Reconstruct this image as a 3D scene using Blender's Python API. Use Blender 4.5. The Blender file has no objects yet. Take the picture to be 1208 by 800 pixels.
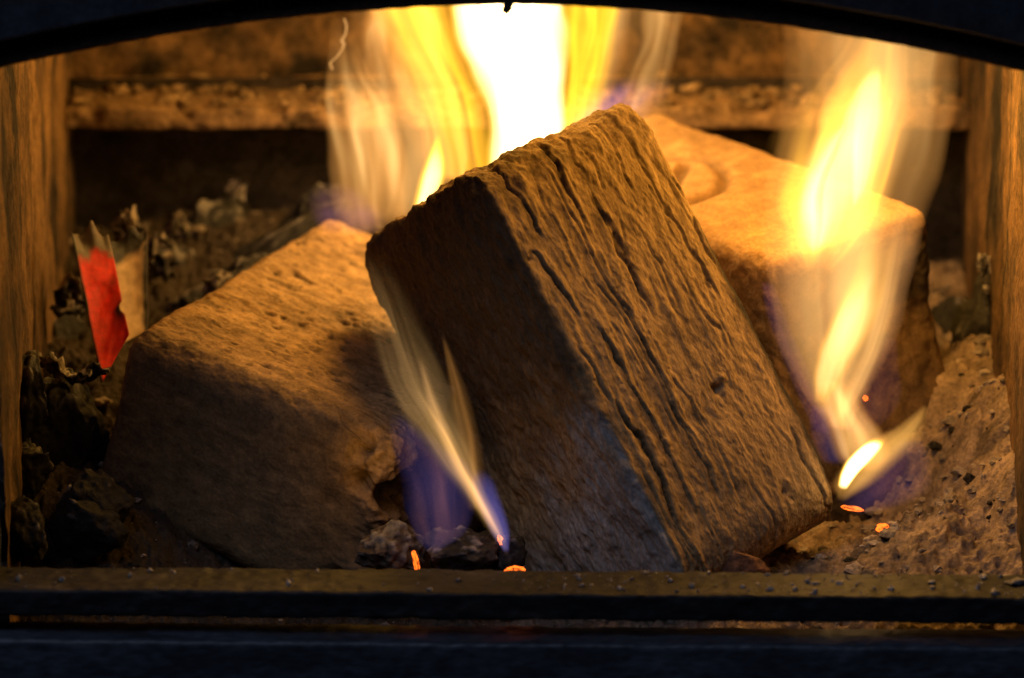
import bpy, math, random
import numpy as np

# ------------------------------------------------------------------ camera, world, lights, exposure
S = bpy.context.scene
COL = S.collection
PITCH = math.radians(17.0); DIST = 1.2; FPX = 4320.0
TGT = np.array([0.0, 0.0, 0.085])
FW = np.array([0, math.cos(PITCH), -math.sin(PITCH)]); UP = np.array([0, math.sin(PITCH), math.cos(PITCH)])
CAM = TGT - DIST * FW
cd = bpy.data.cameras.new('camera'); cam = bpy.data.objects.new('camera', cd); COL.objects.link(cam)
cam.location = CAM; cam.rotation_euler = (math.pi / 2 - PITCH, 0, 0)
cd.sensor_width = 36.0; cd.lens = FPX / 1208 * 36; cd.clip_start = 0.01; cd.clip_end = 50
cd.dof.use_dof = True; cd.dof.focus_distance = 1.165; cd.dof.aperture_fstop = 8.5
S.camera = cam

W = bpy.data.worlds.new('World'); S.world = W; W.use_nodes = True
bg = W.node_tree.nodes['Background']; bg.inputs[0].default_value = (0.35, 0.5, 1.0, 1); bg.inputs[1].default_value = 0.004

S.view_settings.view_transform = 'Standard'; S.view_settings.look = 'None'
S.view_settings.exposure = 0.0; S.view_settings.gamma = 1.0
S.render.engine = 'CYCLES'
cy = S.cycles
cy.use_denoising = True
try: cy.denoiser = 'OPENIMAGEDENOISE'
except Exception: pass
cy.max_bounces = 5; cy.diffuse_bounces = 3; cy.glossy_bounces = 2; cy.transmission_bounces = 2
cy.volume_bounces = 0; cy.transparent_max_bounces = 8
cy.sample_clamp_indirect = 1.5
cy.volume_step_rate = 0.35; cy.volume_max_steps = 256
cy.caustics_reflective = False; cy.caustics_refractive = False


def lamp(name, kind, loc, power, color, size, aim=None):
    l = bpy.data.lights.new(name, kind); l.energy = power; l.color = color
    if kind == 'AREA': l.size = size
    else: l.shadow_soft_size = size
    o = bpy.data.objects.new(name, l); COL.objects.link(o); o.location = loc
    if aim is not None:
        from mathutils import Vector
        o.rotation_euler = (Vector(aim) - Vector(loc)).to_track_quat('-Z', 'Y').to_euler()
    return o

FIRE = (1.0, 0.49, 0.075)
lamp('fire_light', 'POINT', (0.012, 0.118, 0.252), 1.35, FIRE, 0.030)          # the big white flame
lamp('fire_light', 'POINT', (0.118, 0.004, 0.170), 0.33, FIRE, 0.018)        # the tall flame at the right
lamp('fire_light', 'POINT', (0.065, -0.035, 0.280), 0.62, FIRE, 0.030)         # flames curling under the baffle
lamp('fire_light', 'POINT', (-0.045, -0.062, 0.065), 0.010, FIRE, 0.012)       # the small flame in front
lamp('room_light', 'AREA', (-0.42, -0.85, 1.15), 2.6, (0.58, 0.70, 1.0), 0.5, (0, -0.1, 0.05))

# ------------------------------------------------------------------ helpers
def at(u, v, y):
    """point of the photograph's pixel (u, v) at depth y"""
    d = FW + np.array([1.0, 0, 0]) * ((u - 604) / FPX) + UP * ((400 - v) / FPX)
    return CAM + d * ((y - CAM[1]) / d[1])

def hash3(i, j, k, s):
    n = (i * 73856093) ^ (j * 19349663) ^ (k * 83492791) ^ (s * 2654435761 % 2147483647)
    n = (n ^ (n >> 13)) * 1274126177
    n &= 0x7fffffff
    n = (n ^ (n >> 15)) * 668265263
    n &= 0x7fffffff
    return ((n ^ (n >> 14)) & 0xffff).astype(np.float64) / 65535.0

def noise(P, seed=0):
    """smooth value noise in -1..1"""
    F = np.floor(P).astype(np.int64); f = P - F
    f = f * f * f * (f * (f * 6 - 15) + 10)
    r = 0
    for a in (0, 1):
        wa = f[:, 0] if a else 1 - f[:, 0]
        for b in (0, 1):
            wb = f[:, 1] if b else 1 - f[:, 1]
            for c in (0, 1):
                wc = f[:, 2] if c else 1 - f[:, 2]
                r = r + wa * wb * wc * hash3(F[:, 0] + a, F[:, 1] + b, F[:, 2] + c, seed)
    return r * 2 - 1

def fbm(P, o=4, seed=0, g=0.5):
    r = 0; a = 1.0; t = 0
    for k in range(o):
        r = r + a * noise(P * 2.03 ** k + 17.3 * k, seed + k); t += a; a *= g
    return r / t

def sm(x, a, b):
    t = np.clip((x - a) / (b - a), 0, 1)
    return t * t * (3 - 2 * t)

def mesh_obj(name, V, Fq, mat, parent=None, col=None, smooth=True, glow=None):
    V = np.asarray(V, dtype=np.float64); me = bpy.data.meshes.new(name)
    if isinstance(Fq, np.ndarray):
        n, k = Fq.shape
        me.vertices.add(len(V)); me.vertices.foreach_set('co', V.astype(np.float32).ravel())
        me.loops.add(n * k); me.loops.foreach_set('vertex_index', Fq.astype(np.int32).ravel())
        me.polygons.add(n); me.polygons.foreach_set('loop_start', np.arange(0, n * k, k, dtype=np.int32))
        me.update(calc_edges=True)
    else:
        me.from_pydata([tuple(v) for v in V], [], Fq)
    me.validate()
    me.polygons.foreach_set('use_smooth', np.full(len(me.polygons), smooth))
    if col is not None:
        c = np.ones((len(V), 4), np.float32); c[:, :3] = col
        if glow is not None: c[:, 3] = glow
        me.attributes.new('col', 'FLOAT_COLOR', 'POINT').data.foreach_set('color', c.ravel())
    me.materials.append(mat)
    o = bpy.data.objects.new(name, me); COL.objects.link(o)
    if parent is not None: o.parent = parent
    return o

def empty(name, loc=(0, 0, 0)):
    o = bpy.data.objects.new(name, None); COL.objects.link(o); o.location = loc; o.empty_display_size = 0.02
    return o

def tag(o, label=None, cat=None, group=None, kind=None):
    if label: o['label'] = label
    if cat: o['category'] = cat
    if group: o['group'] = group
    if kind: o['kind'] = kind
    return o

# ------------------------------------------------------------------ materials
def new_mat(name):
    m = bpy.data.materials.new(name); m.use_nodes = True
    nt = m.node_tree; nt.nodes.clear()
    return m, nt, nt.nodes, nt.links

def surf(name, color=None, attr=False, rough=0.9, spec=0.2, scale=(1, 1, 1), nscale=400, bump=0.3, bdist=0.0006,
         var=0.35, stain=None, metal=0.0, emit=False, mid=60):
    """grainy procedural surface: colour (or the painted-on wear attribute) times two noises, plus bump"""
    m, nt, N, L = new_mat(name)
    out = N.new('ShaderNodeOutputMaterial'); bs = N.new('ShaderNodeBsdfPrincipled'); L.new(bs.outputs[0], out.inputs[0])
    tc = N.new('ShaderNodeTexCoord'); mp = N.new('ShaderNodeMapping'); mp.inputs['Scale'].default_value = scale
    L.new(tc.outputs['Object'], mp.inputs[0])
    n1 = N.new('ShaderNodeTexNoise'); n1.inputs['Scale'].default_value = nscale; n1.inputs['Detail'].default_value = 4
    n2 = N.new('ShaderNodeTexNoise'); n2.inputs['Scale'].default_value = mid; n2.inputs['Detail'].default_value = 5
    L.new(mp.outputs[0], n1.inputs[0]); L.new(mp.outputs[0], n2.inputs[0])
    mr = N.new('ShaderNodeMapRange'); mr.inputs[1].default_value = 0.3; mr.inputs[2].default_value = 0.7
    mr.inputs[3].default_value = 1 - var; mr.inputs[4].default_value = 1 + var
    L.new(n1.outputs[0], mr.inputs[0])
    mr2 = N.new('ShaderNodeMapRange'); mr2.inputs[1].default_value = 0.3; mr2.inputs[2].default_value = 0.7
    mr2.inputs[3].default_value = 1 - var; mr2.inputs[4].default_value = 1 + var
    L.new(n2.outputs[0], mr2.inputs[0])
    mu = N.new('ShaderNodeMath'); mu.operation = 'MULTIPLY'; L.new(mr.outputs[0], mu.inputs[0]); L.new(mr2.outputs[0], mu.inputs[1])
    if attr:
        at_ = N.new('ShaderNodeAttribute'); at_.attribute_name = 'col'; src = at_.outputs['Color']
    else:
        rg = N.new('ShaderNodeRGB'); rg.outputs[0].default_value = (*color, 1); src = rg.outputs[0]
    if stain:                                   # soot stains: (colour, scale xyz, noise scale, low, high)
        scol, sscale, ss, lo, hi = stain
        mp2 = N.new('ShaderNodeMapping'); mp2.inputs['Scale'].default_value = sscale; L.new(tc.outputs['Object'], mp2.inputs[0])
        n3 = N.new('ShaderNodeTexNoise'); n3.inputs['Scale'].default_value = ss; n3.inputs['Detail'].default_value = 6
        n3.inputs['Roughness'].default_value = 0.62
        L.new(mp2.outputs[0], n3.inputs[0])
        r3 = N.new('ShaderNodeMapRange'); r3.inputs[1].default_value = lo; r3.inputs[2].default_value = hi; L.new(n3.outputs[0], r3.inputs[0])
        mx = N.new('ShaderNodeMix'); mx.data_type = 'RGBA'; L.new(r3.outputs[0], mx.inputs[0]); L.new(src, mx.inputs[6])
        mx.inputs[7].default_value = (*scol, 1); src = mx.outputs[2]
    vm = N.new('ShaderNodeVectorMath'); vm.operation = 'SCALE'; L.new(src, vm.inputs[0]); L.new(mu.outputs[0], vm.inputs['Scale'])
    L.new(vm.outputs[0], bs.inputs['Base Color'])
    bs.inputs['Roughness'].default_value = rough; bs.inputs['Specular IOR Level'].default_value = spec; bs.inputs['Metallic'].default_value = metal
    bp = N.new('ShaderNodeBump'); bp.inputs['Strength'].default_value = bump; bp.inputs['Distance'].default_value = bdist
    ad = N.new('ShaderNodeMath'); ad.operation = 'ADD'; L.new(n1.outputs[0], ad.inputs[0])
    sc2 = N.new('ShaderNodeMath'); sc2.operation = 'MULTIPLY'; sc2.inputs[1].default_value = 2.0; L.new(n2.outputs[0], sc2.inputs[0])
    L.new(sc2.outputs[0], ad.inputs[1])
    L.new(ad.outputs[0], bp.inputs['Height']); L.new(bp.outputs[0], bs.inputs['Normal'])
    if emit:                                    # glowing embers: attribute alpha 1 = cold, 2 = glowing
        em = N.new('ShaderNodeMath'); em.operation = 'SUBTRACT'; L.new(at_.outputs['Alpha'], em.inputs[0]); em.inputs[1].default_value = 1.0
        ec = N.new('ShaderNodeMath'); ec.operation = 'MULTIPLY'; ec.inputs[1].default_value = 4.5; L.new(em.outputs[0], ec.inputs[0]); ec.use_clamp = False
        bs.inputs['Emission Color'].default_value = (1.0, 0.15, 0.012, 1); L.new(ec.outputs[0], bs.inputs['Emission Strength'])
    return m

M = {}
M['brick'] = surf('pressed_sawdust', attr=True, rough=0.88, spec=0.25, nscale=900, mid=220, bump=0.55, bdist=0.0005, var=0.22, emit=True)
M['brick_grain'] = surf('pressed_sawdust_fibres', attr=True, rough=0.85, spec=0.28, scale=(0.45, 1, 1), nscale=1500, mid=500, bump=0.55, bdist=0.0004, var=0.26, emit=True)
M['panel'] = surf('fire_board', (0.20, 0.115, 0.05), scale=(1, 1, 1), nscale=420, mid=90, bump=0.6, bdist=0.0012, var=0.30,
                  stain=((0.022, 0.017, 0.014), (1, 1, 0.6), 30, 0.43, 0.64))
M['panel_sooty'] = surf('sooty_fire_board', (0.15, 0.085, 0.04), scale=(1, 1, 1), nscale=420, mid=90, bump=0.6, bdist=0.0012, var=0.34,
                  stain=((0.020, 0.016, 0.013), (1, 1, 0.5), 34, 0.38, 0.58))
M['back'] = surf('sooty_plate', (0.14, 0.082, 0.04), nscale=420, mid=110, bump=0.5, bdist=0.001, var=0.45,
                 stain=((0.02, 0.015, 0.012), (1, 1, 1), 45, 0.42, 0.62))
M['ledge'] = surf('burnt_ledge', (0.22, 0.135, 0.07), nscale=420, mid=110, bump=0.6, bdist=0.001, var=0.4,
                 stain=((0.05, 0.035, 0.022), (1, 1, 1), 60, 0.52, 0.68))
M['soot'] = surf('soot_black', (0.030, 0.022, 0.018), nscale=420, mid=100, bump=0.5, bdist=0.001, var=0.5,
                 stain=((0.16, 0.11, 0.08), (1, 1, 1), 90, 0.66, 0.74))
M['ash'] = surf('ash', attr=True, rough=0.95, spec=0.1, nscale=700, mid=160, bump=0.6, bdist=0.0012, var=0.30, emit=True)
M['char'] = surf('charcoal', attr=True, rough=0.75, spec=0.35, nscale=500, mid=140, bump=0.6, bdist=0.001, var=0.40, emit=True)
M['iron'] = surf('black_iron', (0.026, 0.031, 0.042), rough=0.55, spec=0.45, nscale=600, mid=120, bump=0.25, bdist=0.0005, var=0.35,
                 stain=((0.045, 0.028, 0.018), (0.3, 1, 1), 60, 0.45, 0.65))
M['iron_rust'] = surf('browned_iron', (0.06, 0.035, 0.02), rough=0.7, spec=0.3, nscale=600, mid=150, bump=0.3, bdist=0.0005, var=0.35)
M['lower_bar'] = surf('room_lit_iron', (0.05, 0.058, 0.075), rough=0.5, spec=0.5, scale=(0.35, 1, 1), nscale=600, mid=120, bump=0.3, bdist=0.0005, var=0.4)  # paler and bluer than the upper bar: room light put into the colour
M['bar'] = surf('bar_iron', (0.017, 0.016, 0.018), rough=0.62, spec=0.35, scale=(0.35, 1, 1), nscale=600, mid=140, bump=0.5, bdist=0.0007, var=0.4,
                stain=((0.065, 0.055, 0.05), (0.3, 1, 1), 120, 0.55, 0.72))
M['paper'] = surf('printed_card', attr=True, rough=0.6, spec=0.3, nscale=500, mid=120, bump=0.1, bdist=0.0003, var=0.14)

# ------------------------------------------------------------------ firebox shell (setting)
def grid_sheet(name, fn, nu, nv, mat, parent=None, col=None):
    a, b = np.meshgrid(np.linspace(0, 1, nu), np.linspace(0, 1, nv), indexing='ij')
    P = fn(a.ravel(), b.ravel())
    i, j = np.meshgrid(np.arange(nu - 1), np.arange(nv - 1), indexing='ij'); q = (i * nv + j).ravel()
    F = np.stack([q, q + nv, q + nv + 1, q + 1], 1)
    return mesh_obj(name, P, F, mat, parent, col(P) if col else None)

def rbox(name, lo, hi, mat, parent=None, step=0.003, r=0.0012, rough_amp=0.0004, nf=120, seed=1, warp=None):
    """box with rounded, slightly worn edges; a lattice of points so that the wear has real relief"""
    lo = np.array(lo, float); hi = np.array(hi, float)
    V, F, Nn = lattice(hi - lo, step, (r, r, r))
    V = V + Nn * (fbm(V * nf, 3, seed) * rough_amp)[:, None]
    V = V + (lo + hi) / 2
    if warp is not None: V = warp(V)
    return mesh_obj(name, V, F, mat, parent)

def lattice(dims, step, rv):
    dims = np.array(dims, float); n = np.maximum(2, np.round(dims / step).astype(int))
    keys = []; quads = []
    st = (n[1] + 1) * (n[2] + 1), (n[2] + 1), 1
    for ax in range(3):
        b, c = [(1, 2), (2, 0), (0, 1)][ax]
        i, j = np.meshgrid(np.arange(n[b]), np.arange(n[c]), indexing='ij'); i = i.ravel(); j = j.ravel()
        for side in (0, 1):
            base = side * n[ax] * st[ax]
            k = lambda di, dj: base + (i + di) * st[b] + (j + dj) * st[c]
            q = np.stack([k(0, 0), k(1, 0), k(1, 1), k(0, 1)], 1)
            quads.append(q if side else q[:, ::-1])
    Q = np.concatenate(quads); uq, inv = np.unique(Q, return_inverse=True)
    Fq = inv.reshape(Q.shape)
    I = np.stack([uq // st[0], (uq % st[0]) // st[1], uq % st[1]], 1)
    q = (I / n - 0.5) * dims
    rv = np.minimum(np.array(rv), dims * 0.49)
    p = np.clip(q, -(dims / 2 - rv), dims / 2 - rv)
    d = (q - p) / rv; d /= np.linalg.norm(d, axis=1, keepdims=True)
    Nn = d / rv; Nn /= np.linalg.norm(Nn, axis=1, keepdims=True)
    return p + d * rv, Fq, Nn

def wall_x(y):   # half width of the firebox at depth y
    return 0.1535 + (y + 0.10) / 0.30 * 0.0135

side_panels = []
for s in (-1, 1):
    def fn(a, b, s=s):
        y = -0.100 + a * 0.325; z = -0.04 + b * 0.34
        x = s * (wall_x(y) + 0.004 * (s > 0))
        P = np.stack([x, y, z], 1)
        P[:, 0] += fbm(P * np.array([1, 90, 80]), 4, 3) * 0.0008 + fbm(P * 30, 3, 9) * 0.0016 + fbm(P * 300, 3, 8) * 0.0004
        return P
    w = grid_sheet('side_wall', fn, 200, 260, M['panel'] if s < 0 else M['panel_sooty'])
    tag(w, 'browned fire board at the %s of the firebox with vertical soot streaks' % ('left' if s < 0 else 'right'), kind='structure')

# back: sooty lower plate, protruding ledge with crumbled ash, brown upper plate
def fn(a, b):
    P = np.stack([-0.175 + a * 0.36, 0.203 + 0 * a, -0.04 + b * 0.166], 1)
    P[:, 1] += fbm(P * 40, 5, 5) * 0.003; return P
tag(grid_sheet('back_wall', fn, 160, 80, M['soot']), 'sooty black lower back plate of the firebox', kind='structure')
def fn(a, b):
    P = np.stack([-0.175 + a * 0.36, 0.226 + 0 * a, 0.116 + b * 0.19], 1)
    P[:, 1] += fbm(P * 40, 5, 6) * 0.004; return P
tag(grid_sheet('upper_back_wall', fn, 160, 80, M['back']), 'brown speckled upper back plate above the ledge', kind='structure')
def ledge_warp(V):
    c = fbm(V * 90, 4, 11); e = sm(c, 0.05, 0.35)
    V = V.copy(); V[:, 2] -= e * 0.003 * sm(V[:, 2], 0.116, 0.122); V[:, 1] += e * 0.002 * sm(-V[:, 1], -0.182, -0.176)
    return V
ledge = rbox('back_ledge', (-0.166, 0.174, 0.1125), (0.171, 0.228, 0.1215), M['ledge'], step=0.0016, r=0.0015, rough_amp=0.0012, nf=110, seed=4, warp=ledge_warp)
tag(ledge, 'protruding brown ledge across the back of the firebox', kind='structure')
rf = rbox('baffle', (-0.2, 0.02, 0.298), (0.2, 0.24, 0.306), M['soot'], step=0.01)
tag(rf, 'sooty baffle over the fire', kind='structure')

# ------------------------------------------------------------------ ash bed
CT = np.array([(-.15, -.095, .012), (-.10, -.09, .006), (-.06, -.08, .002), (0, -.09, .008), (.05, -.09, .013), (.10, -.09, .015), (.15, -.09, .018), (.170, -.088, .052), (.170, -.045, .066), (.10, -.06, .026), (.15, -.06, .030),
               (-.15, -.02, .045), (-.15, .06, .058), (-.12, .12, .064), (-.05, .165, .080), (-.10, .17, .080), (.0, .12, .03), (.05, .05, .012),
               (.09, -.02, .020), (.12, -.01, .020), (.135, -.045, .036), (.168, .0, .072), (.165, .05, .070), (.165, .12, .050), (.12, .10, .03), (.12, .18, .06), (0, .02, -.01), (-.03, -.04, .006), (-.07, .03, 0.0)])
def ash_h(x, y):
    d2 = (x[:, None] - CT[:, 0]) ** 2 + (y[:, None] - CT[:, 1]) ** 2
    w = 1 / (d2 + 0.0002) ** 1.6
    return (w * CT[:, 2]).sum(1) / w.sum(1)
def fn(a, b):
    x = -0.172 + a * 0.348; y = -0.20 + b * 0.42
    z = ash_h(x, y)
    z = np.where(y < -0.100, z - (-0.100 - y) * 1.0, z)
    P = np.stack([x, y, z], 1); Q = np.stack([x, y, 0 * x], 1)
    lump = np.abs(fbm(Q * 75, 4, 21))
    P[:, 2] += fbm(Q * 28, 4, 20) * 0.006 + (0.25 - lump) * 0.006 + (0.3 - np.abs(fbm(Q * 230, 4, 23))) * 0.0042 + fbm(Q * 520, 3, 25) * 0.0016
    return P
def ash_col(P):
    Q = P.copy(); Q[:, 2] = 0
    n = fbm(Q * 60, 5, 31); m = fbm(Q * 200, 4, 33)
    c = np.array([0.25, 0.18, 0.125])[None] * (1 + 0.5 * n + 0.35 * m)[:, None]
    dark = sm(fbm(Q * 70, 4, 35), 0.25, 0.5)[:, None] * 0.7
    # the left half of the bed is strewn with charcoal
    dark = np.maximum(dark, (1 - sm(P[:, 0] + 0.015 * n, -0.03, 0.03))[:, None] * 0.85)
    pb = at(1045, 580, -0.03)
    dark = np.maximum(dark, np.exp(-((P[:, 0] - pb[0]) ** 2 + (P[:, 1] - pb[1]) ** 2) / 0.013 ** 2 * (1 + 0.8 * n))[:, None] * 0.9)
    return np.clip(c * (1 - dark) + np.array([0.025, 0.022, 0.02]) * dark, 0.01, 0.6)
ash = grid_sheet('ash_bed', fn, 560, 560, M['ash'], col=ash_col)
tag(ash, 'bed of grey wood ash heaped to the right', kind='structure')

# ------------------------------------------------------------------ briquettes
def place(V, pos, R):
    return V @ np.array(R).T + np.array(pos)

BROWN = np.array([0.36, 0.235, 0.115]); CHAR = np.array([0.022, 0.018, 0.016]); ASHC = np.array([0.36, 0.33, 0.31])

def briquette(label, dims, pos, R, step, rv, shape, group='pressed wood briquettes in the fire', name='wood_briquette', mat='brick'):
    V, F, Nn = lattice(dims, step, rv)
    h, col, glow, V2 = shape(V, Nn)
    V2 = V2 + Nn * h[:, None]
    o = mesh_obj(name, V2, F, M[mat], col=np.clip(col, 0.004, 0.8), glow=1 + glow)
    from mathutils import Matrix
    Rm = Matrix([list(r) for r in R]).to_4x4(); Rm.translation = pos
    o.matrix_world = Rm
    return tag(o, label, 'briquette', group)

# ---- centre: long axis u (x), across v (y), depth w (z); lit face at z = -dz/2, dark face at y = -dy/2
def shape_c(V, Nn):
    u, v, w = V[:, 0], V[:, 1], V[:, 2]
    front = sm(-Nn[:, 2], 0.3, 0.8)
    side = sm(-Nn[:, 1], 0.3, 0.8)
    cross = np.where(front > 0.4, v, w * 0.8)
    warp = fbm(V * np.array([17., 42., 42.]), 4, 41) + 0.22 * fbm(V * np.array([90., 150., 150.]), 3, 42)
    s = cross * 135 + 1.35 * warp + 5 * u
    saw = s - np.floor(s); cell = np.floor(s + 0.5)                     # one fissure per integer of s
    act = sm(fbm(np.stack([u * 34, cell * 7.7, 0 * u], 1), 3, 47), -0.10, 0.28)
    left = 0.40 + 0.60 * sm(-v + 0.006 * fbm(V * 35, 2, 46), -0.014, 0.014)
    near = np.minimum(saw, 1 - saw)
    wid = 0.025 + 0.05 * act * (0.7 + 0.6 * fbm(V * np.array([120., 60., 60.]), 2, 48))
    tr = np.exp(-(near / np.maximum(wid, 0.02)) ** 2)
    h = front * act * left * (0.0011 * (1 - saw) ** 1.8 - 0.0019 * tr)
    # finer splits
    s2 = cross * 300 + 1.5 * fbm(V * np.array([30., 90., 90.]), 4, 51) + 12 * u
    f2 = s2 - np.floor(s2); c2 = np.floor(s2 + 0.5)
    a2 = sm(fbm(np.stack([u * 50, c2 * 5.1, 0 * u], 1), 2, 53), 0.05, 0.40)
    t2 = np.exp(-(np.minimum(f2, 1 - f2) / 0.10) ** 2)
    h += front * a2 * left ** 1.5 * (0.0005 * (1 - f2) - 0.0012 * t2)
    # chips, flaky grain
    chip = fbm(V * np.array([48., 300., 300.]), 4, 54) + 0.35 * fbm(V * np.array([160., 420., 420.]), 2, 62)
    h += front * (0.00022 * sm(chip, 0.0, 0.10) + 0.00035 * sm(chip, 0.26, 0.31)) * (0.35 + 0.65 * left)
    h += fbm(V * np.array([42., 42., 42.]), 3, 55) * 0.0012 + fbm(V * np.array([420., 800., 800.]), 3, 57) * 0.00035
    # crust on the dark side: fibrous, flaking
    h += side * (fbm(V * np.array([60, 60, 130.]), 4, 59) * 0.0016 + fbm(V * np.array([200, 200, 420.]), 4, 60) * 0.0011 + np.abs(fbm(V * np.array([90, 90, 160.]), 3, 61)) * 0.0012)
    # ragged burnt top end
    top = sm(u, 0.050, 0.070)
    h += top * (fbm(V * np.array([90., 160., 120.]), 4, 63) * 0.0028)
    # a knocked-out pit with a chip above it, and two smaller dents
    for (pu, pv, pr, pd) in ((-0.021, 0.0095, 0.0012, 0.0026), (-0.060, 0.014, 0.0012, 0.0016)):
        d2 = (((u - pu) / 1.2) ** 2 + (v - pv) ** 2) * np.clip(1 + 1.6 * fbm(V * 330, 2, 64), 0.25, 3)
        h -= front * pd * np.exp(-d2 / pr ** 2)
        d3 = ((u - pu - 0.0026) / 1.1) ** 2 + (v - pv - 0.0028) ** 2
        h += front * pd * 0.5 * np.exp(-d3 / (pr * 0.9) ** 2)
    base = BROWN[None] * (1 + 0.30 * fbm(V * np.array([110, 420, 420.]), 4, 65) + 0.2 * fbm(V * 30, 3, 66))[:, None]
    crack = np.clip(front * (act * left * tr + 0.6 * a2 * left * t2), 0, 1)
    c = base * (1 - 0.75 * crack)[:, None]
    n = fbm(V * np.array([70, 70, 110.]), 5, 67)
    # charring: over the upper part of the dark side and along the right rim
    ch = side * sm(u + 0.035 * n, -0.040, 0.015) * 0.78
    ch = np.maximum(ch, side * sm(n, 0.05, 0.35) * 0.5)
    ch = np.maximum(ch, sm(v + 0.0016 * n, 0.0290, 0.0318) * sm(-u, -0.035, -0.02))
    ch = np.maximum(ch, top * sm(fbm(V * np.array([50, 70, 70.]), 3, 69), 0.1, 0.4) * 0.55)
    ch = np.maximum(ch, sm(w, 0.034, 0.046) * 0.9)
    ga = side * sm(-u - 0.3 * w + 0.016 * n, 0.012, 0.05) * 0.85                 # grey ash film at the foot; bluish room light put into its colour
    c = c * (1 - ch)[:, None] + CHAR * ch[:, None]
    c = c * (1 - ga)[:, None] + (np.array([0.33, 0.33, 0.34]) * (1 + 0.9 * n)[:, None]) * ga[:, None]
    glow = np.zeros(len(V))
    return h, c, glow, V.copy()
RC = [(-.451, .789, -.418), (.292, .572, .766), (.844, .224, -.488)]
def ortho(R):
    U, s, Vt = np.linalg.svd(np.array(R)); return U @ Vt
RC = ortho(RC)
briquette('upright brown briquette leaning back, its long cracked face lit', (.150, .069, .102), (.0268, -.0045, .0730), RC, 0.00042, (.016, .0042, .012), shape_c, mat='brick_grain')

# ---- left: u back-right, v to the right front, w down; lit top at z = -dz/2, dark front at x = -dx/2
def shape_l(V, Nn):
    V2 = V.copy()
    u, v, w = V[:, 0], V[:, 1], V[:, 2]
    top = sm(-Nn[:, 2], 0.3, 0.8); front = sm(-Nn[:, 0], 0.3, 0.8)
    n = fbm(V * 55, 5, 71)
    h = fbm(V * 40, 3, 73) * 0.0012 + (fbm(V * np.array([420, 240, 420.]), 4, 75) * 0.0009 + fbm(V * 120, 3, 76) * 0.0005) * (0.35 + 0.65 * top)
    s = u * 150 + 25 * v + 2.4 * fbm(V * np.array([60., 22., 40.]), 4, 77)
    saw = s - np.floor(s)
    act = sm(fbm(np.stack([v * 35, np.floor(s) * 6.3, 0 * u], 1), 3, 79), 0.1, 0.45)
    tr = np.exp(-((1 - saw) / 0.045) ** 2)
    h += top * act * (0.0006 * saw - 0.0018 * tr)
    # pits near the burning end
    rng = np.random.default_rng(5); pit = np.zeros(len(V))
    pn = fbm(V * 400, 2, 82)
    for k in range(44):
        pu = rng.uniform(-.068, .03); pv = rng.uniform(-0.005, .045) if k < 26 else rng.uniform(-.045, 0.0); pr = rng.uniform(.0003, .0012)
        e = np.exp(-((((u - pu) / 1.0) ** 2 + ((v - pv) / 1.9) ** 2) / pr ** 2) * np.clip(1 + 1.2 * pn, 0.3, 3)); pit = np.maximum(pit, e)
    pit *= top; h -= pit * 0.0014
    burn = sm(v + 0.012 * n, 0.033, 0.047) * (1 - 0.72 * top)
    low = sm(v + 0.010 * n, 0.036, 0.046) * (1 - 0.6 * top)
    hole = sm(fbm(V * np.array([60, 60, 75.]), 3, 81), 0.05, 0.35)
    h += low * (-0.008 * hole + 0.004 * np.abs(fbm(V * 110, 4, 83)) + 0.0022 * fbm(V * 260, 4, 84))
    V2[:, 1] += low * sm(w, -0.02, 0.03) * 0.008
    base = (BROWN * np.array([1.05, 1.0, 0.92]))[None] * (1 + 0.5 * fbm(V * np.array([330, 160, 330.]), 4, 85) + 0.35 * fbm(V * 60, 4, 86))[:, None]
    speck = sm(fbm(V * np.array([520, 300, 520.]), 3, 80), 0.30, 0.45)
    c = base * (1 - 0.7 * np.clip(top * act * tr + 0.65 * speck * (0.25 + 0.75 * top), 0, 1))[:, None]
    ch = np.maximum(pit * 0.9, burn * (0.35 + 0.6 * hole) * 0.9)
    edge = front * sm(fbm(V * np.array([90, 90, 90.]), 4, 87) * 0.010 - w, 0.010, 0.024)      # ragged dark band below the front edge
    edge = np.maximum(edge, sm(-u + 0.010 * fbm(V * 120, 4, 88), 0.062, 0.0725) * 0.75)
    ch = np.maximum(ch, edge * 0.62)
    c = c * (1 - ch)[:, None] + CHAR * ch[:, None]
    ga = low * (1 - hole) * 0.55
    c = c * (1 - ga)[:, None] + (np.array([0.20, 0.14, 0.10])) * ga[:, None]
    glow = np.zeros(len(V))
    return h, c, glow, V2
RL = ortho([(.376, .893, -.247), (.927, -.359, .113), (.012, -.271, -.963)])
briquette('pale topped briquette lying flat at the left with a shadowed front and burnt right end', (.155, .099, .065), (-.0590, .0390, .0490), RL, 0.00055, (.009, .006, .009), shape_l)

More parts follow.
